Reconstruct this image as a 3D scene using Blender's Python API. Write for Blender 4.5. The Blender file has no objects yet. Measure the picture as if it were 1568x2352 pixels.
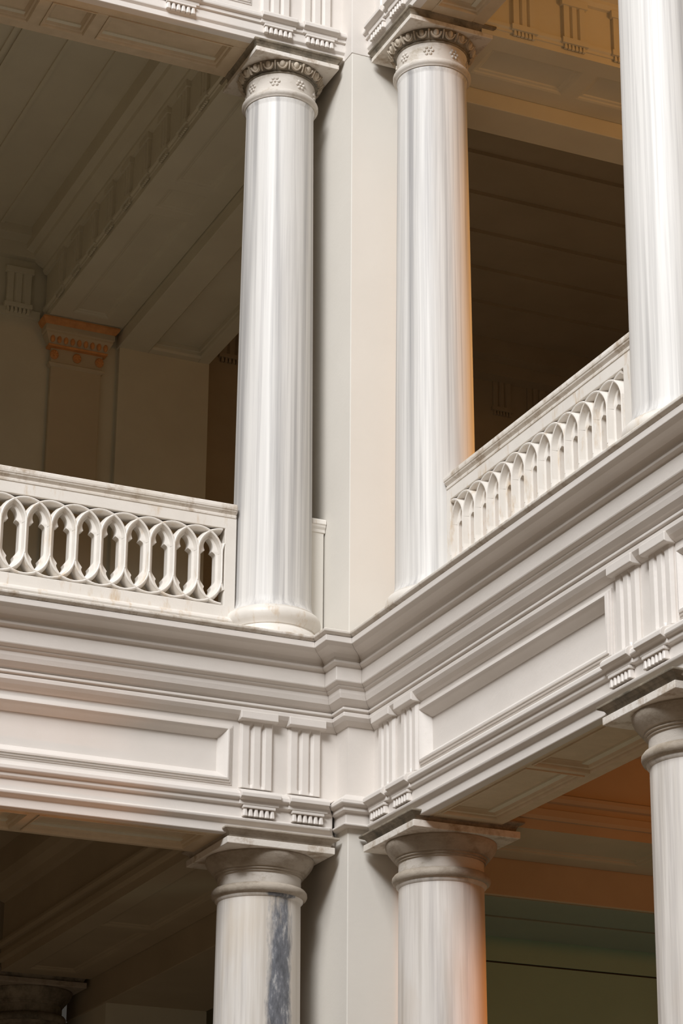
import bpy, bmesh, math, random
from mathutils import Vector, Matrix
random.seed(4)
sc = bpy.context.scene
COL = sc.collection
PI = math.pi

# ------------------------------------------------------------------ materials
def nt(name):
    m = bpy.data.materials.new(name); m.use_nodes = True
    t = m.node_tree; b = t.nodes['Principled BSDF']
    return m, t, b
def N(t, kind, **kw):
    n = t.nodes.new(kind)
    for k, v in kw.items():
        if k in ('operation', 'blend_type', 'data_type', 'noise_dimensions', 'feature', 'vector_type'):
            setattr(n, k, v)
        else:
            n.inputs[k].default_value = v
    return n
def ramp(t, fac, stops):
    r = t.nodes.new('ShaderNodeValToRGB')
    while len(r.color_ramp.elements) < len(stops): r.color_ramp.elements.new(.5)
    for e, (p, c) in zip(r.color_ramp.elements, stops):
        e.position = p; e.color = (*c, 1)
    t.links.new(fac, r.inputs['Fac'])
    return r.outputs['Color']
def coords(t, scale=(1, 1, 1), rand=False):
    tc = t.nodes.new('ShaderNodeTexCoord')
    mp = t.nodes.new('ShaderNodeMapping'); mp.inputs['Scale'].default_value = scale
    t.links.new(tc.outputs['Object'], mp.inputs['Vector'])
    if rand:
        oi = t.nodes.new('ShaderNodeObjectInfo')
        mu = N(t, 'ShaderNodeMath', operation='MULTIPLY'); mu.inputs[1].default_value = 37.0
        t.links.new(oi.outputs['Random'], mu.inputs[0])
        cb = t.nodes.new('ShaderNodeCombineXYZ')
        t.links.new(mu.outputs[0], cb.inputs['X']); t.links.new(mu.outputs[0], cb.inputs['Y'])
        t.links.new(cb.outputs[0], mp.inputs['Location'])
    return mp.outputs['Vector']
def noise(t, vec, scale, detail=4, rough=.55):
    n = N(t, 'ShaderNodeTexNoise', Scale=scale, Detail=detail, Roughness=rough)
    t.links.new(vec, n.inputs['Vector'])
    return n.outputs['Fac']
def mix(t, fac, a, b, blend='MIX'):
    m = t.nodes.new('ShaderNodeMix'); m.data_type = 'RGBA'; m.blend_type = blend
    if isinstance(fac, float): m.inputs['Factor'].default_value = fac
    else: t.links.new(fac, m.inputs['Factor'])
    for s, v in (('A', a), ('B', b)):
        i = [q for q in m.inputs if q.name == s and q.type == 'RGBA'][0]
        if isinstance(v, tuple): i.default_value = (*v, 1)
        else: t.links.new(v, i)
    return [q for q in m.outputs if q.type == 'RGBA'][0]
def bump(t, b, h, strength, dist=.01):
    n = N(t, 'ShaderNodeBump', Strength=strength, Distance=dist)
    t.links.new(h, n.inputs['Height']); t.links.new(n.outputs['Normal'], b.inputs['Normal'])

def plaster(name, c1, c2, rough=.6, scale=3.0, bmp=.25, stain=None):
    m, t, b = nt(name)
    v = coords(t)
    n1 = noise(t, v, scale, 5)
    col = ramp(t, n1, [(.3, c1), (.7, c2)])
    if stain:
        n3 = noise(t, coords(t, (2, 2, .5), True), 5.0, 6, .7)
        f = ramp(t, n3, [(.56, (0, 0, 0)), (.72, (1, 1, 1))])
        col = mix(t, f, col, stain)
    t.links.new(col, b.inputs['Base Color'])
    b.inputs['Roughness'].default_value = rough
    n2 = noise(t, v, 26.0, 4)
    bump(t, b, n2, bmp, .006)
    return m

M = {}
M['paint'] = plaster('white_gloss_paint', (.70, .652, .603), (.75, .70, .652), .5, 2.2, .22)
M['paint_tan'] = plaster('tan_cream_paint', (.58, .46, .31), (.66, .53, .37), .6, 9.0, .3)  # browner than the white paint, used on the entablature soffits
M['pier'] = plaster('cream_plaster', (.715, .675, .61), (.76, .72, .655), .65, .9, .15)
M['inner'] = plaster('inner_plaster', (.64, .59, .46), (.70, .65, .51), .75, 1.5, .15)
M['ochre'] = plaster('pilaster_ochre_plaster', (.54, .45, .31), (.60, .50, .35), .75, 1.5, .1)
M['green_grey'] = plaster('grey_green_soffit_paint', (.235, .25, .19), (.27, .285, .22), .6, 1.2, .1)
M['inner_shaded'] = plaster('shaded_inner_plaster', (.41, .335, .225), (.47, .39, .27), .75, 1.5, .15)  # darker copy of the inner plaster; deep-bay shade put into the colour
M['green'] = plaster('green_wall_paint', (.30, .44, .33), (.34, .49, .37), .6, 1.2, .1)
M['floor'] = plaster('warm_paving', (.15, .105, .065), (.19, .135, .085), .7, 4.0, .3)
M['gallery_floor'] = plaster('pale_gallery_paving', (.165, .135, .095), (.205, .165, .12), .7, 4.0, .3)
M['gilt'] = plaster('gilded_plaster', (.62, .26, .08), (.80, .36, .12), .4, 14.0, .3)
M['dark'] = plaster('groove_dark', (.05, .045, .035), (.07, .06, .045), .8, 4.0, .1)

def marble(name, base, mid, vein, streak=(7, 7, .16), warm=None, seam=None):
    m, t, b = nt(name)
    v = coords(t, streak, True)
    n1 = noise(t, v, 1.0, 6, .6)
    v2 = coords(t, (streak[0]*3.2, streak[1]*3.2, streak[2]*2.2), True)
    n2 = noise(t, v2, 1.0, 5, .65)
    c = ramp(t, n1, [(.32, vein), (.44, mid), (.52, base), (.68, mid)])
    c2 = ramp(t, n2, [(.30, (.70, .69, .70)), (.48, (1, 1, 1))])
    c = mix(t, .75, c, c2, 'MULTIPLY')
    if warm:
        n3 = noise(t, coords(t, (1.3, 1.3, .5), True), 2.0, 5)
        f = ramp(t, n3, [(.5, (0, 0, 0)), (.75, (.6, .6, .6))])
        c = mix(t, f, c, warm)
    if seam:      # one dark vertical vein at a fixed bearing round the shaft
        ang, lo, hi, colr = seam
        tc = t.nodes.new('ShaderNodeTexCoord')
        dp = N(t, 'ShaderNodeVectorMath', operation='DOT_PRODUCT'); dp.inputs[1].default_value = (math.cos(ang), math.sin(ang), 0)
        t.links.new(tc.outputs['Object'], dp.inputs[0])
        nn = noise(t, coords(t, (9, 9, 2.2)), 1.6, 6, .65)
        ad = N(t, 'ShaderNodeMath', operation='MULTIPLY_ADD'); ad.inputs[1].default_value = .055
        t.links.new(nn, ad.inputs[0]); t.links.new(dp.outputs['Value'], ad.inputs[2])
        mr = t.nodes.new('ShaderNodeMapRange'); mr.inputs[1].default_value = lo; mr.inputs[2].default_value = hi
        t.links.new(ad.outputs[0], mr.inputs[0])
        sp = noise(t, coords(t, (14, 14, 5)), 2.0, 6, .7)
        vc = ramp(t, sp, [(.35, tuple(x*.55 for x in colr)), (.55, colr), (.72, (.62, .61, .60))])
        c = mix(t, mr.outputs[0], c, vc)
    t.links.new(c, b.inputs['Base Color'])
    b.inputs['Roughness'].default_value = .5
    bump(t, b, noise(t, coords(t, (9, 9, 3)), 4.0, 5), .08, .004)
    return m
M['marble'] = marble('pale_grey_marble', (.735, .71, .675), (.60, .578, .55), (.40, .385, .375), (9, 9, .12))
M['marble_blue'] = marble('blue_veined_marble', (.74, .70, .65), (.60, .55, .49), (.40, .36, .32), (4.2, 4.2, .16), (.62, .52, .40), (math.radians(-80), (.317), .332, (.20, .21, .235)))
M['marble_low'] = marble('warm_grey_marble', (.74, .695, .645), (.58, .535, .485), (.42, .375, .335), (5, 5, .18), (.62, .52, .42))
M['carved'] = plaster('carved_white_marble', (.735, .69, .63), (.785, .74, .68), .45, 6.0, .2, (.62, .50, .37))
def weathered(name, c1, c2, stain, lo=.44, hi=.60, sc_=(1, 1, 1)):
    m, t, b = nt(name)
    v = coords(t, sc_, True)
    n = noise(t, v, 7.0, 8, .7)
    c = ramp(t, noise(t, v, 2.0, 5), [(.35, c1), (.65, c2)])
    f = ramp(t, n, [(lo, (0, 0, 0)), (hi, (1, 1, 1))])
    c = mix(t, f, c, stain)
    t.links.new(c, b.inputs['Base Color'])
    b.inputs['Roughness'].default_value = .7
    bump(t, b, n, .5, .012)
    return m
M['stone'] = weathered('weathered_capital_stone', (.38, .32, .255), (.48, .42, .35), (.26, .21, .15), .46, .72, (.8, .8, 1.6))
M['stone_pale'] = weathered('pale_necking_stone', (.60, .545, .48), (.69, .64, .58), (.38, .31, .22), .52, .72, (.8, .8, 1.2))
M['stone_lip'] = weathered('stained_coping_stone', (.70, .64, .56), (.78, .73, .67), (.42, .33, .24), .50, .68, (1, 1, 1))
M['stone_dark'] = weathered('dirt_and_shade_dark_stone', (.24, .20, .15), (.32, .27, .20), (.10, .085, .06), .42, .66)  # dark from dirt and from shade put into the colour
M['grime'] = weathered('egg_band_stone', (.52, .44, .34), (.64, .56, .46), (.30, .24, .17), .50, .70)

# ------------------------------------------------------------------ mesh helpers
class MB:
    """collects shapes; swap=True mirrors the left wing onto the right wing (x<->y)"""
    def __init__(s, swap=False): s.v = []; s.f = []; s.swap = swap
    def add(s, vs, fs):
        o = len(s.v)
        s.v += [((b, a, c) if s.swap else (a, b, c)) for a, b, c in vs]
        s.f += [tuple(o+i for i in f) for f in fs]
    def box(s, a, b):
        x0, y0, z0 = a; x1, y1, z1 = b
        s.add([(x0, y0, z0), (x1, y0, z0), (x1, y1, z0), (x0, y1, z0), (x0, y0, z1), (x1, y0, z1), (x1, y1, z1), (x0, y1, z1)],
              [(0, 3, 2, 1), (4, 5, 6, 7), (0, 1, 5, 4), (1, 2, 6, 5), (2, 3, 7, 6), (3, 0, 4, 7)])
    def loft(s, rings, cap=True, closed=True):
        n = len(rings[0]); vs = [p for r in rings for p in r]; fs = []
        for i in range(len(rings)-1):
            for j in range(n if closed else n-1):
                k = (j+1) % n
                fs.append((i*n+j, i*n+k, (i+1)*n+k, (i+1)*n+j))
        if cap: fs += [tuple(range(n))[::-1], tuple((len(rings)-1)*n+j for j in range(n))]
        s.add(vs, fs)
    def lathe(s, prof, cx, cy, seg=48):
        rings = []
        for r, z in prof:
            rings.append([(cx+r*math.cos(2*PI*i/seg), cy+r*math.sin(2*PI*i/seg), z) for i in range(seg)])
        s.loft(rings)
    def sweep_s(s, poly, s0, s1, d):
        """poly of (q,z) in front of plane p=d, run along s; s0/s1 numbers or functions of q"""
        g = lambda e, q: e(q) if callable(e) else e
        s.loft([[(g(e, q), d-q, z) for q, z in poly] for e in (s0, s1)])
    def ellipsoid(s, c, r, m, seg=10, rg=6):
        vs = []; fs = []
        for i in range(rg+1):
            th = PI*i/rg
            for j in range(seg):
                ph = 2*PI*j/seg
                p = m @ Vector((r[0]*math.sin(th)*math.cos(ph), r[1]*math.sin(th)*math.sin(ph), r[2]*math.cos(th)))
                vs.append((c[0]+p.x, c[1]+p.y, c[2]+p.z))
        for i in range(rg):
            for j in range(seg):
                k = (j+1) % seg
                fs.append((i*seg+j, i*seg+k, (i+1)*seg+k, (i+1)*seg+j))
        s.add(vs, fs)
    def build(s, name, mat, parent=None, smooth=None, bevel=0, loc=None):
        me = bpy.data.meshes.new(name)
        me.from_pydata(s.v, [], s.f)
        bm = bmesh.new(); bm.from_mesh(me)
        bmesh.ops.remove_doubles(bm, verts=bm.verts, dist=1e-5)
        bmesh.ops.recalc_face_normals(bm, faces=bm.faces)
        bm.to_mesh(me); bm.free()
        me.materials.append(M[mat])
        if smooth is not None:
            for p in me.polygons: p.use_smooth = True
            me.set_sharp_from_angle(angle=math.radians(smooth))
        o = bpy.data.objects.new(name, me); COL.objects.link(o)
        if parent: o.parent = parent; o.matrix_parent_inverse = Matrix.Identity(4); o.location = -Vector(WORLD.get(parent.name, (0, 0, 0)))
        WORLD[o.name] = (0, 0, 0)
        if bevel:
            b = o.modifiers.new('edge', 'BEVEL'); b.width = bevel; b.segments = 2; b.limit_method = 'ANGLE'; b.angle_limit = math.radians(40)
        return o
WORLD = {}
def thing(name, label, cat, loc, group=None):
    o = bpy.data.objects.new(name, None); COL.objects.link(o)
    o.location = loc; o.empty_display_size = .2
    WORLD[o.name] = tuple(loc)
    tag(o, label, cat, group); return o
def tag(o, label, cat, group=None):
    o['label'] = label; o['category'] = cat; o['kind'] = 'thing'
    if group: o['group'] = group
    return o
def struct(o): o['kind'] = 'structure'; return o

D0 = .206          # frieze planes stand this far behind the pier corner
FLOOR = 1.478      # upper gallery floor

# ------------------------------------------------------------------ profiles (q = out from the frieze plane, z)
ARCH_LOW = [(.055, 0), (.055, .068), (.088, .092), (.092, .112), (.064, .118), (.062, .205), (.088, .211), (.088, .243),
            (.112, .252), (.116, .262), (.114, .284), (.10, .302), (.035, .335), (0, .345)]
ARCH_UP = [(-.02, .06), (.050, .06), (.055, .064), (.055, .11), (.072, .128), (.074, .135), (.07, .206), (.088, .212), (.088, .243),
           (.112, .252), (.116, .262), (.114, .284), (.10, .302), (.035, .335), (0, .345)]
CORN = [(0, .86), (.022, .872), (.05, .894), (.066, .915), (.070, .921), (.070, .950), (.060, .954), (.060, .962), (.080, .966), (.080, .985),
        (.058, .989), (.060, 1.0), (.092, 1.012), (.118, 1.04), (.128, 1.075), (.131, 1.105), (.150, 1.118), (.150, 1.128), (.178, 1.146), (.181, 1.153),
        (.181, 1.262), (.198, 1.268), (.212, 1.276), (.214, 1.294), (.205, 1.298), (.208, 1.318), (.228, 1.340), (.262, 1.355), (.298, 1.368), (.318, 1.382), (.332, 1.390), (.333, 1.434)]
COPING = [(.285, 1.434), (.318, 1.437), (.340, 1.447), (.352, 1.456), (.354, FLOOR-.004), (.348, FLOOR)]

def back(poly, depth, zt=None):
    zt = zt if zt is not None else poly[-1][1]
    return poly + [(-depth, zt), (-depth, poly[0][1])]

def frame(mb, s0, s1, z0, z1, d, prof):
    """mitred picture-frame moulding; prof = (inset t, q)"""
    rings = []
    for (a, b, sa, sb) in ((s0, z0, 1, 1), (s1, z0, -1, 1), (s1, z1, -1, -1), (s0, z1, 1, -1)):
        rings.append([(a+sa*t, d-q, b+sb*t) for t, q in prof])
    mb.loft(rings+[rings[0]], cap=False)

PANEL = [(-.036, -.02), (-.036, .008), (-.022, .011), (-.021, .021), (-.008, .024), (-.006, .033), (.006, .036), (.014, .030), (.030, .006), (.048, -.020), (.060, -.030), (.066, -.046)]

def triglyph(parent, swap, c, z0, w=.26, scale=1.0, d=D0, mat='paint', up=1.0, cap_q=.082, zlo=.352, zhi=.862, reg=True):
    """body is the part; cap, taenia block, regula and six guttae are its sub-parts"""
    h = w/2
    def prof(k, dq):
        out = []
        for x, q in ((-1, -.01), (-1, .012), (-.9, .034), (-.50, .034), (-.34, .006), (-.20, .034), (.20, .034), (.34, .006), (.50, .034), (.9, .034), (1, .012), (1, -.01)):
            qq = q if not (abs(x) == .34 and dq) else .034
            out.append((c+x*h, d-qq, z0+k))
        return out
    mb = MB(swap)
    mb.loft([prof(zlo, True), prof(zlo+.035, False), prof(zhi-.05, False), prof(zhi-.012, True), prof(zhi, True)])
    body = mb.build('triglyph', mat, parent, bevel=.004)
    hc = h+.018
    mb = MB(swap); mb.loft([[(c-hc, d+.01, z0+z), (c-hc, d-q, z0+z), (c+hc, d-q, z0+z), (c+hc, d+.01, z0+z)] for z, q in ((zhi-.006, .064), (zhi+.002, cap_q), (zhi+.060, cap_q))])
    mb.build('triglyph_cap', mat, body, bevel=.005)
    if reg:
        mb = MB(swap)
        bl = [(0, .205), (.098, .212), (.098, .243), (.122, .250), (.142, .262), (.142, .290), (.125, .310), (.04, .340), (0, .345)]
        mb.loft([[(c+e, d-q, z0+z) for q, z in bl] for e in (-hc-.008, hc+.008)])
        mb.build('taenia_block', mat, body, bevel=.004)
        mb = MB(swap); mb.box((c-h*.97, d-.106, z0+.186), (c+h*.97, d-.03, z0+.206)); mb.build('regula', mat, body, bevel=.003)
        for i in range(6):
            x = c+(i-2.5)*w*.163
            mb = MB(swap)
            r0, r1 = .0115, .0185
            mb.loft([[(x+r*a, d-.086-r*b*.9, z0+z) for a, b in ((1, .55), (.55, 1), (-.55, 1), (-1, .55), (-1, -1.6), (1, -1.6))] for z, r in ((.187, r0), (.130, r1), (.126, r1*.9))])
            mb.build('gutta', mat, body)
    return body

# ------------------------------------------------------------------ entablatures
def entablature(name, label, swap, z0, arch, tri, s_end, miter, panel, soffit, depth, group=None, coping=True, zs=0.0):
    loc = (D0, s_end*.5, z0) if swap else (s_end*.5, D0, z0)
    t = thing(name, label, 'entablature', loc, group)
    e1 = (lambda q: -max(q, 0.0)) if miter else 0.0
    sh = lambda P: [(q, z+z0) for q, z in P]
    zb = zs+.05     # soffit panels are sunk this deep
    zl = z0+zs      # level of the soffit rails
    a = list(arch)
    mb = MB(swap)
    mb.sweep_s(sh(a + [(-(depth-D0-.01), .345), (-(depth-D0-.01), zb+.012), (-.02, zb+.012), (-.021, zs)]), s_end, e1, D0)
    mb.build('architrave', 'paint', t, bevel=.006)
    # frieze: sunk ground plus flat surrounds leaving the long panel open
    mb = MB(swap)
    mb.box((s_end, D0+.045, z0+.33), (0 if not miter else -.0, D0+.5, z0+1.0))
    p0, p1, pz0, pz1 = panel
    e = 0.0
    mb.box((p1, D0, z0+.33), (e, D0+.06, z0+.90))
    mb.box((s_end, D0, z0+.33), (p1, D0+.06, z0+pz0))
    mb.box((s_end, D0, z0+pz1), (p1, D0+.06, z0+.90))
    mb.box((s_end, D0, z0+pz0), (p0, D0+.06, z0+pz1))
    mb.build('frieze', 'paint', t)
    mb = MB(swap); frame(mb, p0, p1, z0+pz0, z0+pz1, D0, PANEL); mb.build('panel_moulding', 'paint', t, smooth=35)
    if swap and miter:   # start of the next panel past the far column
        mb = MB(swap); frame(mb, -6.6, -4.33, z0+pz0, z0+pz1, D0, PANEL); mb.build('panel_moulding', 'paint', t, smooth=35)
    mb = MB(swap)
    mb.sweep_s(sh(back(CORN, .5, CORN[-1][1])), s_end, e1, D0)
    c = mb.build('cornice', 'paint', t, bevel=.004)
    if coping:
        mb = MB(swap)
        if miter:
            mb.sweep_s(sh(back(COPING, .1)), s_end, e1, D0)
        else: mb.sweep_s(sh(back(COPING, .1)), s_end, e1, D0)
        mb.build('coping', 'stone_lip', c, bevel=.005)
    for x in tri: triglyph(t, swap, x, z0)
    # soffit: rails around the sunk panels
    f0, f1, b1, panels = soffit     # front p, panel front p, panel back p ... back p = depth
    mb = MB(swap)
    ss = sorted([s_end] + [x for pr in panels for x in pr] + [0.0])
    mb.box((s_end, D0+.019, zl), (0, f1, z0+zb+.004)); mb.box((s_end, b1, zl), (0, depth, z0+zb+.01))
    for i in range(0, len(ss), 2): mb.box((ss[i], f1, zl), (ss[i+1], b1, z0+zb))
    mb.build('soffit_frame', 'paint_tan', t, bevel=.004)
    mb = MB(swap); mb.box((s_end, D0+.022, z0+zb), (0, depth-.02, z0+zb+.011)); mb.build('soffit_panel', 'paint_tan', t)
    for (a0, a1) in panels:
        mb = MB(swap)
        prof = [(0, -.008), (.006, -.010), (.014, -.002), (.018, .012), (.034, .018), (.040, .034), (.056, .044), (.058, .05), (0, .05)]
        rings = []
        for (x, y, sx, sy) in ((a0, f1, 1, 1), (a1, f1, -1, 1), (a1, b1, -1, -1), (a0, b1, 1, -1)):
            rings.append([(x+sx*tt, y+sy*tt, zl+zz) for tt, zz in prof])
        mb.loft(rings+[rings[0]], cap=False)
        mb.build('coffer_moulding', 'paint_tan', t, smooth=40)
    # inner face of the beam
    mb = MB(swap); mb.box((s_end, D0+.4, zl+.036), (0, depth-.002, z0+1.12)); mb.build('inner_face', 'inner', t)
    return t

SO_LOW = [(-2.25, -1.00), (-3.46, -2.33)]
entablature('entablature', 'white entablature under the balustrade whose pointed openings are seen face on', False, 0, ARCH_LOW,
            [-.268, -.653], -6.99, True, (-3.75, -.875, .405, .785), (D0-.054, .26, .72, SO_LOW), .80)
entablature('entablature', 'white entablature climbing steeply under the balustrade that is seen along its length', True, 0, ARCH_LOW,
            [-.272, -.657, -3.735, -4.134], -6.99, True, (-3.49, -.835, .405, .785), (D0-.054, .26, .70, SO_LOW), .80)
SO_UP = [(-2.00, -.925), (-2.475, -2.10), (-3.55, -2.575)]
entablature('entablature', 'brightest white entablature resting on the fully visible egg-carved capital, brown coffered soffit', False, 6.6, ARCH_UP,
            [-.24, -.613, -1.467, -2.32], -6.99, False, (-1.25, -.86, .45, .785), (D0-.0, .325, .69, SO_UP), .80, coping=False, zs=.06)
entablature('entablature', 'short visible piece of white entablature above the carved capital with dark stains and orange glow', True, 6.6, ARCH_UP,
            [-.24, -.613, -1.467, -2.32], -6.99, False, (-1.25, -.86, .45, .785), (D0-.0, .325, .69, SO_UP), .80, coping=False, zs=.06)

# ------------------------------------------------------------------ corner pier with its mouldings returned round it
t = thing('corner_pier', 'plain cream square pier standing in the corner where the two wings meet', 'pier', (.49, .49, -6.1))
mb = MB(); mb.box((0, 0, -6.1), (.975, .975, 9.2)); mb.build('pier_shaft', 'pier', t, bevel=.006)
def wrap(poly, name, mat, parent):
    mb = MB()
    rings = [[(-q, D0-q, z) for q, z in poly], [(-q, -q, z) for q, z in poly], [(D0-q, -q, z) for q, z in poly]]
    inner = [[(.02, D0+.02, z) for q, z in poly], [(.02, .02, z) for q, z in poly], [(D0+.02, .02, z) for q, z in poly]]
    mb.loft(rings, cap=False, closed=False)
    return mb.build(name, mat, parent, bevel=.004)
ar = [(0, .093), (.045, .097), (.055, .105), (.055, .118), (.03, .122), (.03, .205), (.06, .211), (.06, .243), (.085, .252), (.09, .262), (.088, .284), (.07, .302), (.03, .335), (0, .345)]
wrap([(-.02, .093)] + ar + [(-.02, .345)], 'architrave_return', 'paint', t)
c = wrap([(-.02, .86)] + CORN + [(-.02, 1.434)], 'cornice_return', 'paint', t)
wrap([(-.02, 1.434)] + COPING + [(-.02, FLOOR)], 'coping', 'stone_lip', c)
# painted frieze skin of the pier
mb = MB(); mb.box((-.004, -.004, .34), (.3, .3, .87)); mb.build('frieze_block', 'paint', t)
mb = MB(); mb.box((-.005, -.005, 6.655), (.3, .3, 9.19)); mb.build('frieze_block', 'paint', t, bevel=.004)

# ------------------------------------------------------------------ columns
def dup(root, loc, label, group):
    r = root.copy(); COL.objects.link(r); r.location = loc; r['label'] = label
    if group: r['group'] = group
    for ch in list(root.children):
        c = ch.copy(); COL.objects.link(c); c.parent = r
        for g in ch.children:
            k = g.copy(); COL.objects.link(k); k.parent = c
    return r

def upper_column(label):
    t = thing('marble_column', label, 'column', (0, 0, FLOOR), 'marble columns of the upper gallery')
    B = FLOOR
    mb = MB(); mb.lathe([(.335, B), (.360, B+.02), (.374, B+.07), (.376, B+.11), (.368, B+.145), (.352, B+.168), (.338, B+.174), (.336, B+.186), (.345, B+.190),
                         (.352, B+.205), (.366, B+.222), (.378, B+.245), (.383, B+.268), (.380, B+.292), (.366, B+.312), (.348, B+.320), (.338, B+.322), (.338, B+.335), (.31, B+.345)], 0, 0, 64)
    mb.build('base', 'carved', t, smooth=40)
    mb = MB()
    pr = [(.338, B+.335), (.326, B+.35), (.315, B+.38), (.309, B+.43)]
    for i in range(1, 13):
        f = i/12; pr.append((.309-.030*f**1.25, B+.43+(6.20-B-.43)*f))
    pr += [(.279, 6.215), (.286, 6.232), (.288, 6.25)]
    mb.lathe(pr, 0, 0, 72); mb.build('shaft', 'marble', t, smooth=40)
    mb = MB(); mb.lathe([(.28, 6.25), (.282, 6.33), (.284, 6.44), (.288, 6.468), (.26, 6.475)], 0, 0, 64)
    cap = mb.build('capital', 'stone_pale', t, smooth=40)
    mb = MB(); mb.lathe([(.27, 6.248), (.296, 6.252), (.300, 6.262), (.309, 6.268), (.317, 6.282), (.317, 6.298), (.309, 6.312), (.294, 6.322), (.278, 6.33)], 0, 0, 64)
    mb.build('astragal', 'stone_pale', cap, smooth=40)
    mb = MB(); mb.lathe([(.27, 6.466), (.292, 6.470), (.299, 6.479), (.292, 6.488), (.302, 6.493), (.322, 6.508), (.340, 6.532), (.350, 6.555), (.350, 6.566), (.2, 6.566)], 0, 0, 64)
    mb.build('echinus', 'stone_dark', cap, smooth=40)
    n = 18
    mb = MB()
    for i in range(n):
        a = 2*PI*(i+.5)/n; R = Matrix.Rotation(a, 3, 'Z') @ Matrix.Rotation(.55, 3, 'Y')
        ctr = (.336*math.cos(a), .336*math.sin(a), 6.528)
        mb.ellipsoid(ctr, (.020, .025, .032), R)
        # shell rim round the egg
        ring = []
        for k in range(13):
            th = PI*(k/12)*1.0+PI
            for_, rr = [], .0
            ring.append([])
            for (o1, o2) in ((-.005, -.012), (.016, -.004), (.016, .004), (-.005, .012)):
                ry = .039+o2; rz = .043+o2
                p = R @ Vector((o1, ry*math.cos(th), rz*math.sin(th)*(1.0)+.014))
                ring[-1].append((ctr[0]+p.x, ctr[1]+p.y, ctr[2]+p.z))
        mb.loft(ring)
        a2 = 2*PI*i/n; R2 = Matrix.Rotation(a2, 3, 'Z') @ Matrix.Rotation(.55, 3, 'Y')
        c2 = Vector((.334*math.cos(a2), .334*math.sin(a2), 6.526))
        rings = []
        for zz, w in ((.036, .010), (.0, .009), (-.038, .002)):
            rings.append([tuple(c2 + R2 @ Vector(q)) for q in ((-.01, -w, zz), (.02, -w*.3, zz), (.02, w*.3, zz), (-.01, w, zz))])
        mb.loft(rings)
    mb.build('egg_moulding', 'grime', cap, smooth=50)
    for i in range(8):
        a = 2*PI*(i+.30)/8; R = Matrix.Rotation(a, 3, 'Z')
        ctr = (.284*math.cos(a), .284*math.sin(a), 6.395)
        mb = MB(); mb.ellipsoid(ctr, (.014, .011, .011), R, 8, 4)
        for k in range(6):
            th = 2*PI*k/6
            p = R @ Vector((0, .032*math.cos(th), .032*math.sin(th)))
            mb.ellipsoid((ctr[0]+p.x, ctr[1]+p.y, ctr[2]+p.z), (.011, .0145, .0145), R, 7, 4)
        mb.build('rosette', 'stone_pale', cap, smooth=60)
    mb = MB()
    rings = [[(-h, -h, z), (h, -h, z), (h, h, z), (-h, h, z)] for z, h in ((6.565, .367), (6.570, .371), (6.608, .371))]
    mb.loft(rings); ab = mb.build('abacus', 'stone_lip', cap, bevel=.004)
    mb = MB(); mb.loft([[(-h, -h, z), (h, -h, z), (h, h, z), (-h, h, z)] for z, h in ((6.606, .355), (6.612, .361), (6.630, .368), (6.648, .382), (6.655, .392), (6.664, .396), (6.676, .394))])
    mb.build('abacus_moulding', 'stone_dark', cap, bevel=.004)
    for o in list(t.children):
        o.location = (0, 0, -FLOOR)
        for k in o.children: k.location = (0, 0, 0)
    return t
U = upper_column('upper pale marble column with clear egg-carved capital, beside the short solid parapet block')
U.location = (-.42, .522, FLOOR)
dup(U, (.522, -.425, FLOOR), 'upper pale marble column with egg-carved capital, one edge of its shaft lit warm orange', 'marble columns of the upper gallery')
dup(U, (.522, -3.915, FLOOR), 'upper pale marble column shaft without visible capital, at the high end of the steep balustrade', 'marble columns of the upper gallery')

def lower_column(label, loc, mat, capmat='stone', abmat='stone_dark', neck='stone_pale', group='marble columns of the lower arcade', top=-.087):
    t = thing('marble_column', label, 'column', loc, group)
    mb = MB(); mb.lathe([(.40, -6.1), (.42, -6.06), (.41, -5.98), (.36, -5.94), (.35, -5.9), (.38, -5.86), (.37, -5.80), (.34, -5.77)], 0, 0, 56)
    mb.build('base', 'carved', t, smooth=40)
    mb = MB()
    pr = [(.345, -5.78), (.332, -5.7)]
    for i in range(0, 13):
        f = i/12; pr.append((.330-.024*f**1.6, -5.6+5.17*f))
    pr += [(.306, -.415), (.322, -.40), (.324, -.386)]
    mb.lathe(pr, 0, 0, 72); mb.build('shaft', mat, t, smooth=40)
    mb = MB(); mb.lathe([(.300, -.32), (.308, -.30), (.306, -.25), (.308, -.228), (.29, -.21)], 0, 0, 64)
    cap = mb.build('capital', neck, t, smooth=40)
    mb = MB(); mb.lathe([(.30, -.388), (.330, -.386), (.346, -.376), (.354, -.356), (.352, -.336), (.338, -.318), (.322, -.312), (.302, -.31)], 0, 0, 64)
    mb.build('astragal', capmat, cap, smooth=40)
    mb = MB(); mb.lathe([(.29, -.232), (.318, -.230), (.320, -.217), (.332, -.213), (.334, -.199), (.347, -.195), (.366, -.172), (.386, -.145), (.400, -.115), (.402, -.098), (.396, -.086), (.25, -.086)], 0, 0, 64)
    mb.build('echinus', capmat, cap, smooth=25)
    mb = MB(); mb.loft([[(-h, -h, z), (h, -h, z), (h, h, z), (-h, h, z)] for z, h in ((-.087, .416), (-.083, .420), (-.036, .420))])
    mb.build('abacus', 'stone_lip' if neck == 'stone_pale' else 'stone', cap, bevel=.004)
    mb = MB(); mb.loft([[(-h, -h, z), (h, -h, z), (h, h, z), (-h, h, z)] for z, h in ((-.038, .392), (-.030, .398), (-.012, .402), (.004, .414), (.014, .436), (.020, .447), (.034, .448))])
    mb.build('abacus_moulding', abmat, cap, bevel=.004)
    for o in list(t.children):
        o.location = (0, 0, 6.1)
        for k in o.children: k.location = (0, 0, 0)
    return t
lower_column('lower marble column with a dark blue-grey vein down its shaft', (-.475, .522, -6.1), 'marble_blue', abmat='stone')
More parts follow.
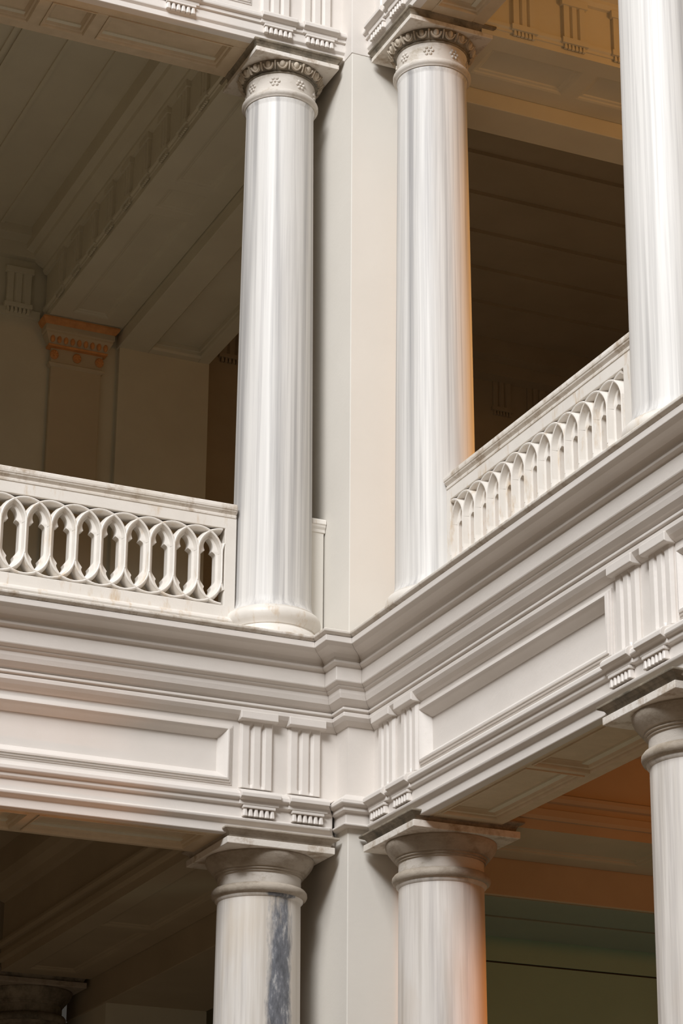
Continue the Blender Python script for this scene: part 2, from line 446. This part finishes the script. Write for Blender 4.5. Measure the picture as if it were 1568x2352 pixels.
lower_column('lower marble column with stained blackish abacus and rust orange glow down one side', (.522, -.47, -6.1), 'marble_low')
lower_column('lower pale marble column whose capital is half cut off, beyond the green wall', (.522, -3.945, -6.1), 'marble_low')
lower_column('shadowed marble column deep in the dark arcade, only its capital showing', (-.475, 6.12, -6.1), 'stone_dark', 'stone_dark', neck='stone_dark')  # dark stone puts the arcade's shade into the column's colour

# ------------------------------------------------------------------ balustrades
def balustrade(label, swap, first, pitch, n, s_a, s_b, rail0, rail1):
    PC = .52
    t = thing('balustrade', label, 'balustrade', ((PC, (s_a+s_b)/2, FLOOR) if swap else ((s_a+s_b)/2, PC, FLOOR)))
    zs_t, zs_b, p = 2.2535, 2.04, pitch
    # handrail
    rp = [(.055, 2.552), (.066, 2.554), (.068, 2.574), (.060, 2.580), (.070, 2.592), (.082, 2.600), (.084, 2.610), (.090, 2.614), (.093, 2.630), (.091, 2.652), (.080, 2.663)]
    mb = MB(swap)
    full = [(q, z) for q, z in rp] + [(-q, z) for q, z in rp[::-1]]
    r0 = [(rail0, PC-q, z) for q, z in full]; r1 = [(rail1-.012, PC-q, z) for q, z in full]; r2 = [(rail1, PC-q*.86, 2.607+(z-2.607)*.86) for q, z in full]
    mb.loft([r0, r1, r2]); mb.build('handrail', 'stone_lip', t, bevel=.003)
    # solid frame round the tracery
    mb = MB(swap); mb.box((s_a, PC-.06, 2.462), (rail1+.0, PC+.06, 2.556)); mb.build('top_rail', 'carved', t, bevel=.004)
    mb = MB(swap)
    bp = [(.06, 1.836), (.06, 1.745), (.078, 1.738), (.092, 1.722), (.096, 1.706), (.090, 1.690), (.076, 1.684), (.076, 1.66), (.10, 1.64), (.10, FLOOR)]
    full = bp + [(-q, z) for q, z in bp[::-1]]
    mb.loft([[(s, PC-q, z) for q, z in full] for s in (s_a, rail1)]); mb.build('plinth', 'carved', t, bevel=.004)
    mb = MB(swap); mb.box((s_b, PC-.06, 1.83), (rail1, PC+.06, 2.47)); mb.build('end_post', 'carved', t, bevel=.004)
    if swap:
        mb = MB(swap); mb.box((s_a, PC-.06, 1.83), (first-pitch*(n-1)-pitch*.5-.03, PC+.06, 2.47)); mb.build('end_post', 'carved', t, bevel=.004)
    # interlaced tracery
    sec = [(-.021, .056), (-.021, -.022), (-.013, -.044), (-.008, -.064), (.0, -.068), (.008, -.064), (.013, -.044), (.021, -.022), (.021, .056)]
    lo = first-pitch*(n-1)-pitch*.5
    hi = s_b
    for k in range(n+1):
        m0 = first+pitch*.5-pitch*k
        mb = MB(swap)
        # mullion
        mb.loft([[(m0+a*.9, PC+b, z) for a, b in sec] for z in (zs_b-.03, zs_t+.03)])
        # arcs springing from here to the left (ends at mullion+2), top and bottom
        for top in (1, -1):
            zc = zs_t if top > 0 else zs_b
            def arc(cx, a0, a1, steps=20):
                rings = []
                for i in range(steps+1):
                    a = a0+(a1-a0)*i/steps
                    x = cx+p*math.cos(a)
                    if x > hi+.0 or x < lo-.001:
                        if len(rings) > 1: mb.loft(rings)
                        rings = []; continue
                    rings.append([(cx+(p+u)*math.cos(a), PC+v*.96, zc+top*(p+u)*math.sin(a)) for u, v in sec])
                if len(rings) > 1: mb.loft(rings)
            arc(m0-p, 0, PI)
            if k == 0: arc(m0, PI/2, PI)
            if k == 0: arc(m0+p, PI*.72, PI)
        mb.build('tracery_arch', 'carved', t, smooth=45)
    # cusped plate filling each light
    def wo(dz): return max(.0, math.sqrt(max(p*p-dz*dz, 0))-p/2)
    TOPC = [(-.02, .061), (-.008, .060), (.004, .053), (.012, .040), (.018, .030), (.024, .030), (.034, .0345), (.050, .038), (.066, .037), (.082, .032), (.098, .024), (.112, .013), (.124, .0)]
    BOTC = [(.0, .061), (.014, .058), (.028, .049), (.040, .040), (.052, .031), (.058, .026), (.064, .027), (.074, .031), (.086, .029), (.100, .022), (.116, .012), (.132, .0)]
    for k in range(n):
        cx = first-pitch*k
        lev = [(zs_t+dz, wo(max(dz, 0)), wi) for dz, wi in TOPC[::-1]] + [(zs_b-dz, wo(dz), wi) for dz, wi in BOTC]
        lev = [(zs_t+.160, .006, 0)] + lev + [(zs_b-.160, .006, 0)]
        mb = MB(swap)
        for sg in (-1, 1):
            rings = [[(cx+sg*w_, PC-.026, z), (cx+sg*wi, PC-.014, z), (cx+sg*wi, PC+.056, z), (cx+sg*w_, PC+.056, z)] for z, w_, wi in lev]
            mb.loft(rings)
        mb.build('cusped_light', 'carved', t, smooth=40)
    return t
balustrade('white marble balustrade of interlaced pointed arches seen face on before the dark gallery', False, -.954, .1943, 17, -4.3, -.835, -4.3, -.742)
balustrade('white marble balustrade seen steeply along its length, climbing between two upper columns', True, -.905, .1918, 13, -3.62, -.80, -3.62, -.735)
# short solid piece of parapet between column and pier
t = thing('parapet_block', 'short solid white parapet block squeezed between an upper column and the corner pier', 'parapet', (-.09, .52, FLOOR))
mb = MB(); mb.box((-.125, .46, FLOOR), (-.012, .58, 2.556)); mb.build('panel', 'pier', t, bevel=.004)
mb = MB()
rp = [(.055, 2.552), (.068, 2.556), (.070, 2.580), (.082, 2.598), (.086, 2.612), (.093, 2.620), (.091, 2.652), (.080, 2.663)]
full = rp + [(-q, z) for q, z in rp[::-1]]
mb.loft([[(s, .52-q, z) for q, z in full] for s in (-.125, -.004)]); mb.build('coping', 'carved', t, bevel=.003)

# ------------------------------------------------------------------ cross beams and lintels (run back from the columns)
def cross_beam(label, swap, z0, a, b, p0, p1, ztop, tri, coffers, mat='inner'):
    """beam along p between s=a (outer face) and s=b"""
    loc = (p0, a, z0) if swap else (a, p0, z0)
    t = thing('cross_beam', label, 'beam', loc)
    mb = MB(swap); mb.box((a, p0, z0+.03), (b, p1, ztop)); mb.build('beam_body', mat, t)
    mb = MB(swap)
    ps = [p0] + [x for c in coffers for x in c] + [p1]
    ca, cb = a+.19, b-.20
    mb.box((a, p0, z0), (ca, p1, z0+.03)); mb.box((cb, p0, z0), (b, p1, z0+.03))
    for i in range(0, len(ps), 2): mb.box((ca, ps[i], z0), (cb, ps[i+1], z0+.03))
    mb.build('soffit_frame', mat, t)
    for c0, c1 in coffers:
        mb = MB(swap); prof = [(0, .0), (.02, .006), (.03, .016), (.05, .02), (.06, .03), (0, .03)]
        rings = []
        for (x, y, sx, sy) in ((ca, c0, 1, 1), (cb, c0, -1, 1), (cb, c1, -1, -1), (ca, c1, 1, -1)):
            rings.append([(x+sx*tt, y+sy*tt, z0+zz) for tt, zz in prof])
        mb.loft(rings+[rings[0]], cap=False); mb.build('coffer_moulding', mat, t)
    # mouldings on the outer face: taenia, and a stepped cornice up to the ceiling
    def run(poly, name):
        mb = MB(swap)
        mb.loft([[(a-q, p, z0+z) for q, z in poly] for p in (p0, p1)]); return mb.build(name, mat, t)
    if tri:
        run([(-.02, .058), (.012, .062), (.012, .085), (.028, .10), (.028, .128), (0, .14), (-.02, .14)], 'taenia')
        run([(-.02, .50), (.03, .51), (.05, .545), (.05, .575), (.10, .60), (.16, .66), (.17, .70), (.24, .73), (.25, ztop-z0), (-.02, ztop-z0)], 'cornice')
        for c in tri:
            w = .10
            mb = MB(swap)
            pts = [(-w, -.01), (-w, .03), (-.05, .03), (-.035, .008), (-.02, .03), (.02, .03), (.035, .008), (.05, .03), (w, .03), (w, -.01)]
            mb.loft([[(a-q, c+x, z0+z) for x, q in pts] for z in (.13, .46)])
            tg = mb.build('triglyph', mat, t)
            mb = MB(swap); mb.box((a-.045, c-w-.02, z0+.45), (a+.01, c+w+.02, z0+.515))
            mb.build('triglyph_cap', mat, tg)
            mb = MB(swap); mb.box((a-.045, c-w-.02, z0+.085), (a+.01, c+w+.02, z0+.135)); mb.build('regula', mat, tg)
            for i in range(6):
                x = c+(i-2.5)*.034
                mb = MB(swap); mb.loft([[(a-.01, x-r, z0+z), (a-.018-r, x-r, z0+z), (a-.018-r, x+r, z0+z), (a-.01, x+r, z0+z)] for z, r in ((.086, .008), (.038, .013))])
                mb.build('gutta', mat, tg)
    else:
        run([(-.02, .07), (.02, .075), (.03, .10), (.03, .15), (.006, .16), (.006, .20), (.03, .21), (.045, .235), (.045, .26), (.004, .28), (-.02, .28)], 'taenia')
        run([(-.02, .62), (.04, .64), (.06, .70), (.12, .75), (.15, .82), (.15, ztop-z0), (-.02, ztop-z0)], 'cornice')
    return t
TR = [1.17+.47*k for k in range(10)]
TL = [1.28+.49*k for k in range(9)]
cross_beam('shadowed coffered cross beam with triglyphs, ending above the gilded pilaster', False, 6.6, -.80, -.02, .79, 5.74, 7.5, TL, [(.98, 2.55), (2.68, 3.06), (3.19, 5.45)])
cross_beam('orange lit coffered cross beam with triglyphs and small dark guttae', True, 6.6, -.80, -.02, .79, 5.74, 7.5, TR, [(.98, 1.84), (1.97, 2.5), (2.63, 5.4)])
cross_beam('dim brown coffered cross beam behind the lower column with the blue-grey vein', False, 0.0, -.88, -.02, .80, 5.70, 1.05, [], [(1.05, 3.49), (3.60, 5.5)], 'inner_shaded')
cross_beam('rust orange lit cross beam without triglyphs, above the green wall', True, 0.0, -.88, -.02, .80, 5.70, 1.05, [], [(1.05, 2.30), (2.42, 5.5)], 'inner_shaded')

def lintel(label, swap, z0, w, p0, p1, ztop, panel, mat='inner'):
    loc = (p0, 0, z0) if swap else (0, p0, z0)
    t = thing('lintel', label, 'lintel', loc)
    if panel:
        a, b, y0, y1 = panel
        mb = MB(swap); mb.box((-.015, p0, z0+.10), (w, p1, ztop))
        mb.box((-.015, p0, z0), (a, p1, z0+.11)); mb.box((b, p0, z0), (w, p1, z0+.11))
        mb.box((a, p0, z0), (b, y0, z0+.11)); mb.box((a, y1, z0), (b, p1, z0+.11))
        mb.build('lintel_body', mat, t, bevel=.008)
        mb = MB(swap); prof = [(0, .0), (.015, .02), (.02, .05), (.035, .055), (.04, .10), (0, .10)]
        rings = [[(x+sx*tt, y+sy*tt, z0+zz) for tt, zz in prof] for (x, y, sx, sy) in ((a, y0, 1, 1), (b, y0, -1, 1), (b, y1, -1, -1), (a, y1, 1, -1))]
        mb.loft(rings+[rings[0]], cap=False); mb.build('panel_moulding', mat, t)
    else:
        mb = MB(swap); mb.box((-.015, p0, z0), (w, p1, ztop)); mb.build('lintel_body', mat, t, bevel=.008)
    return t
lintel('wide shadowed lintel with a sunk panel in its underside, beside the gilded pilaster', False, 6.45, .975, .97, 6.4, 7.478, (.306, .85, 1.2, 5.62))
lintel('plain upper lintel glowing orange just behind the beam with dark guttae', True, 6.45, .37, .97, 6.4, 7.478, None)
lintel('dark plain lintel over the arcade behind the lower column with the blue-grey vein', False, -.28, .975, .97, 6.4, 1.028, None, 'inner_shaded')
lt = lintel('plain rust orange lintel directly above the green wall', True, -.28, 1.26, .97, 6.4, 1.028, None, 'inner_shaded')
mb = MB(True); mb.box((.012, .975, -.286), (1.25, 6.2, -.275)); mb.build('soffit_panel', 'green_grey', lt)
mb = MB(True); mb.box((.58, .976, -.300), (.63, 6.19, -.280)); mb.build('soffit_bead', 'green_grey', lt, bevel=.004)

# gilded pilaster on the upper left back wall
t = thing('pilaster', 'ochre pilaster with gilded egg-and-rosette capital on the back wall of the gallery', 'pilaster', (-.45, 5.72, FLOOR))
mb = MB(); mb.box((-.715, 5.72, FLOOR), (-.187, 5.778, 6.15)); mb.build('shaft', 'ochre', t, bevel=.01)
mb = MB()
prof = [(0, 6.10), (.025, 6.115), (.03, 6.135), (.006, 6.15), (.006, 6.20), (.006, 6.30), (.03, 6.315), (.05, 6.36), (.085, 6.43), (.085, 6.45), (.10, 6.46), (.10, 6.53), (.13, 6.56), (.135, 6.595), (.05, 6.6)]
mb.loft([[(-.715-q, 5.72-q, z), (-.187+q, 5.72-q, z), (-.187+q, 5.778, z), (-.715-q, 5.778, z)] for q, z in prof])
cap = mb.build('capital', 'ochre', t)
mb = MB()
mb.loft([[(-.715-q, 5.72-q, z), (-.187+q, 5.72-q, z), (-.187+q, 5.778, z), (-.715-q, 5.778, z)] for q, z in ((.10, 6.515), (.128, 6.545), (.140, 6.57), (.140, 6.588), (.11, 6.592))])
mb.build('abacus', 'gilt', cap, bevel=.004)
mb = MB()
I3 = Matrix.Identity(3)
for i in range(9):
    x = -.715-.05+(i+.5)*(.528+.10)/9
    mb.ellipsoid((x, 5.655, 6.375), (.024, .022, .04), I3)
mb.loft([[(-.715-q, 5.72-q, z), (-.187+q, 5.72-q, z), (-.187+q, 5.778, z), (-.715-q, 5.778, z)] for q, z in ((.012, 6.30), (.045, 6.306), (.048, 6.326), (.03, 6.33))])
mb.build('egg_moulding', 'gilt', cap, smooth=50)
for x in (-.69, -.451, -.213):
    mb = MB(); mb.ellipsoid((x, 5.708, 6.228), (.046, .022, .052), I3, 14, 8)
    for k in range(7):
        a = 2*PI*k/7; mb.ellipsoid((x+.028*math.cos(a), 5.694, 6.228+.03*math.sin(a)), (.014, .01, .014), I3, 8, 4)
    mb.build('rosette', 'gilt', cap, smooth=50)

# ------------------------------------------------------------------ setting
def wall(name, a, b, mat='inner', swap=False):
    mb = MB(swap); mb.box(a, b); return struct(mb.build(name, mat))
XE = -7.0
wall('floor', (-60, -60, -6.3), (8, 8, -6.1), 'floor')
wall('floor', (XE, .25, 1.15), (.0, 6.4, FLOOR), 'gallery_floor')          # upper left gallery
wall('floor', (.25, XE, 1.15), (6.4, .0, FLOOR), 'gallery_floor')
wall('floor', (.0, .0, 1.15), (6.4, 6.4, FLOOR-.002), 'gallery_floor')
wall('ceiling', (XE, .70, 1.05), (.0, 6.75, 1.15), 'inner_shaded')                  # over the lower arcade
wall('ceiling', (.70, XE, 1.05), (6.4, .0, 1.15), 'inner_shaded')
wall('ceiling', (.0, .0, 1.05), (6.4, 6.4, 1.15))
wall('ceiling', (XE, .60, 7.5), (.0, 6.4, 7.9))
wall('ceiling', (.60, XE, 7.5), (6.4, .0, 7.9))
wall('ceiling', (.0, .0, 7.5), (6.4, 6.4, 7.9), 'inner_shaded')
wall('wall_back_left', (XE, 5.78, FLOOR), (.0, 6.0, 7.5))
wall('wall_back_right', (5.78, XE, FLOOR), (6.0, .0, 7.5))
wall('wall_pier_left', (.0, 5.72, FLOOR), (.975, 6.4, 6.45))
wall('wall_pier_right', (5.72, .0, FLOOR), (6.4, .975, 6.45))
wall('wall_corner_left', (.975, 6.2, FLOOR), (6.4, 6.4, 7.5), 'inner_shaded')
wall('wall_corner_right', (6.2, .975, FLOOR), (6.4, 6.4, 7.5), 'inner_shaded')
wall('wall_lower_back_left', (XE, 6.58, -6.1), (.0, 6.75, 1.05), 'inner_shaded')
wall('wall_lower_back_right', (6.3, XE, -6.1), (6.5, .0, 1.05), 'inner_shaded')
wall('wall_lower_pier_left', (.0, 5.30, -6.1), (.975, 6.7, -.28), 'inner')
wall('wall_lower_corner_left', (.975, 6.2, -6.1), (6.4, 6.4, 1.05), 'inner_shaded')
wall('wall_light_stop_left', (XE-.2, .2, -6.1), (XE, 6.5, 8.0))  # unseen stop added to keep the gallery end dark
wall('wall_light_stop_right', (.2, XE-.2, -6.1), (6.5, XE, 8.0))  # same added light stop for the other wing
# green infill wall with a dark groove
wall('wall_lower_green', (.975, 1.25, -6.1), (6.4, 1.45, -.495), 'green')
wall('wall_lower_green', (.975, 1.27, -.495), (6.4, 1.45, -.480), 'dark')
wall('wall_lower_green', (.975, 1.25, -.480), (6.4, 1.45, -.28), 'green')
# plaster mouldings and boards under the gallery ceilings
k = 0
def trim(a, b, mat='inner', swap=False):
    global k; k += 1
    return wall('trim_%d' % k, a, b, mat, swap)
for sw in (False, True):
    trim((XE, 5.70, 7.24), (-.8, 5.78, 7.5), 'inner', sw)
    trim((XE, 5.52, 7.40), (-.8, 5.78, 7.5), 'inner', sw)
    for x in (-1.36, -1.80, -2.22, -2.29, -2.72, -3.2, -3.7):
        trim((x-.02, .72, 7.478), (x+.02, 5.7, 7.5), 'inner', sw)
    trim((XE, 5.745, 6.60), (-.85, 5.79, 6.68), 'inner', sw)
for y in (1.6, 2.3, 3.0, 3.7, 4.4, 5.1):
    trim((.975, y-.03, 7.46), (6.2, y+.03, 7.5), 'inner_shaded')
trim((.975, 5.85, 7.30), (6.2, 6.2, 7.5), 'inner_shaded'); trim((.975, 6.02, 7.15), (6.2, 6.2, 7.3), 'inner_shaded')
trim((5.85, .975, 7.30), (6.2, 6.2, 7.5))
def wall_triglyph(label, cx, yb, z0, w, mat='inner'):
    """wall-mounted triglyph with guttae inside the galleries"""
    t = thing('triglyph', label, 'triglyph', (cx, yb, z0), 'plaster triglyphs on the gallery back walls')
    pts = [(-w, .01), (-w, -.03), (-w*.5, -.03), (-w*.35, -.008), (-w*.2, -.03), (w*.2, -.03), (w*.35, -.008), (w*.5, -.03), (w, -.03), (w, .01)]
    mb = MB(); mb.loft([[(cx+x, yb+y, z0+z) for x, y in pts] for z in (.10, .44)]); b = mb.build('triglyph_body', mat, t)
    mb = MB(); mb.box((cx-w-.02, yb-.045, z0+.44), (cx+w+.02, yb+.01, z0+.50)); mb.build('triglyph_cap', mat, t)
    mb = MB(); mb.box((cx-w-.02, yb-.045, z0+.055), (cx+w+.02, yb+.01, z0+.10)); mb.build('regula', mat, t)
    for i in range(6):
        x = cx+(i-2.5)*w*.34
        mb = MB(); mb.loft([[(x-r, yb+.01, z0+z), (x-r, yb-.022-r, z0+z), (x+r, yb-.022-r, z0+z), (x+r, yb+.01, z0+z)] for z, r in ((.055, w*.085), (.005, w*.13))])
        mb.build('gutta', mat, t)
wall_triglyph('plaster triglyph with dark guttae on the back wall near the gilded pilaster', -1.09, 5.745, 6.62, .125)
wall_triglyph('dim plaster triglyph on the dark far wall, nearer to the orange-edged column', 4.63, 6.2, 6.74, .11, 'inner_shaded')
wall_triglyph('faintest plaster triglyph on the dark far wall, partly behind the steep handrail', 5.06, 6.2, 6.74, .11, 'inner_shaded')
wall_triglyph('dark plaster triglyph in the narrow gap between shadowed lintel and upper column', 1.40, 6.2, 6.74, .125, 'inner_shaded')

# ------------------------------------------------------------------ light
def area(name, loc, size, power, col, rot=(0, 0, 0), sy=None):
    l = bpy.data.lights.new(name, 'AREA'); l.energy = power; l.color = col; l.size = size
    if sy: l.shape = 'RECTANGLE'; l.size_y = sy
    o = bpy.data.objects.new(name, l); COL.objects.link(o); o.location = loc; o.rotation_euler = rot; return o
def lamp(name, loc, power, col, r=.25):
    l = bpy.data.lights.new(name, 'POINT'); l.energy = power; l.color = col; l.shadow_soft_size = r
    o = bpy.data.objects.new(name, l); COL.objects.link(o); o.location = loc; return o
area('skylight', (-13, -13, 17), 12, 5750, (.975, .985, 1.0))
hi = area('front_fill', (-18, -18, 17.3), 9, 4350, (.975, .985, 1.0), sy=4)  # unseen frontal fill added to light the corona and frieze
hi.rotation_euler = (Vector((0, 0, 1))-hi.location).to_track_quat('-Z', 'Y').to_euler()
lamp('gallery_lamp', (3.2, -3.2, 6.25), 60, (1.0, .47, .14), .15)
def spot(name, loc, tgt, power, col, deg):
    l = bpy.data.lights.new(name, 'SPOT'); l.energy = power; l.color = col; l.spot_size = math.radians(deg); l.spot_blend = .6; l.shadow_soft_size = .2
    o = bpy.data.objects.new(name, l); COL.objects.link(o); o.location = loc
    o.rotation_euler = (Vector(tgt)-Vector(loc)).to_track_quat('-Z', 'Y').to_euler(); return o
spot('gallery_spot', (4.7, -.62, 2.9), (.6, -.42, 3.6), 520, (1.0, .46, .12), 58)
spot('arcade_spot', (3.7, -2.3, -3.3), (.55, -.5, -1.7), 380, (1.0, .34, .07), 30)
lamp('green_fill', (2.5, .2, -4.6), 22, (.80, 1.0, .84), .2)  # unseen greenish fill added for the green wall and soffit
lamp('arcade_lamp', (3.2, -3.2, -.16), 36, (1.0, .30, .055), .15)

w = bpy.data.worlds.new('sky'); sc.world = w; w.use_nodes = True
bg = w.node_tree.nodes['Background']; bg.inputs['Color'].default_value = (1.0, .93, .82, 1); bg.inputs['Strength'].default_value = .045

# ------------------------------------------------------------------ camera
cam = bpy.data.cameras.new('camera'); co = bpy.data.objects.new('camera', cam); COL.objects.link(co)
f, yaw, pit, rol = 5700.43, math.radians(24.0318), math.radians(21.8103), math.radians(.39447)
F = Vector((math.sin(yaw)*math.cos(pit), math.cos(yaw)*math.cos(pit), math.sin(pit)))
R = Vector((math.cos(yaw), -math.sin(yaw), 0)); Uv = R.cross(F)
R2 = math.cos(rol)*R+math.sin(rol)*Uv; U2 = -math.sin(rol)*R+math.cos(rol)*Uv
co.matrix_world = Matrix(((R2.x, U2.x, -F.x, -7.2323), (R2.y, U2.y, -F.y, -16.0683), (R2.z, U2.z, -F.z, -4.4802), (0, 0, 0, 1)))
cam.sensor_fit = 'VERTICAL'; cam.sensor_height = 36; cam.lens = f/2352*36
sc.camera = co
vs = sc.view_settings
vs.view_transform = 'Standard'; vs.look = 'None'; vs.exposure = .07; vs.gamma = 1; vs.use_curve_mapping = False
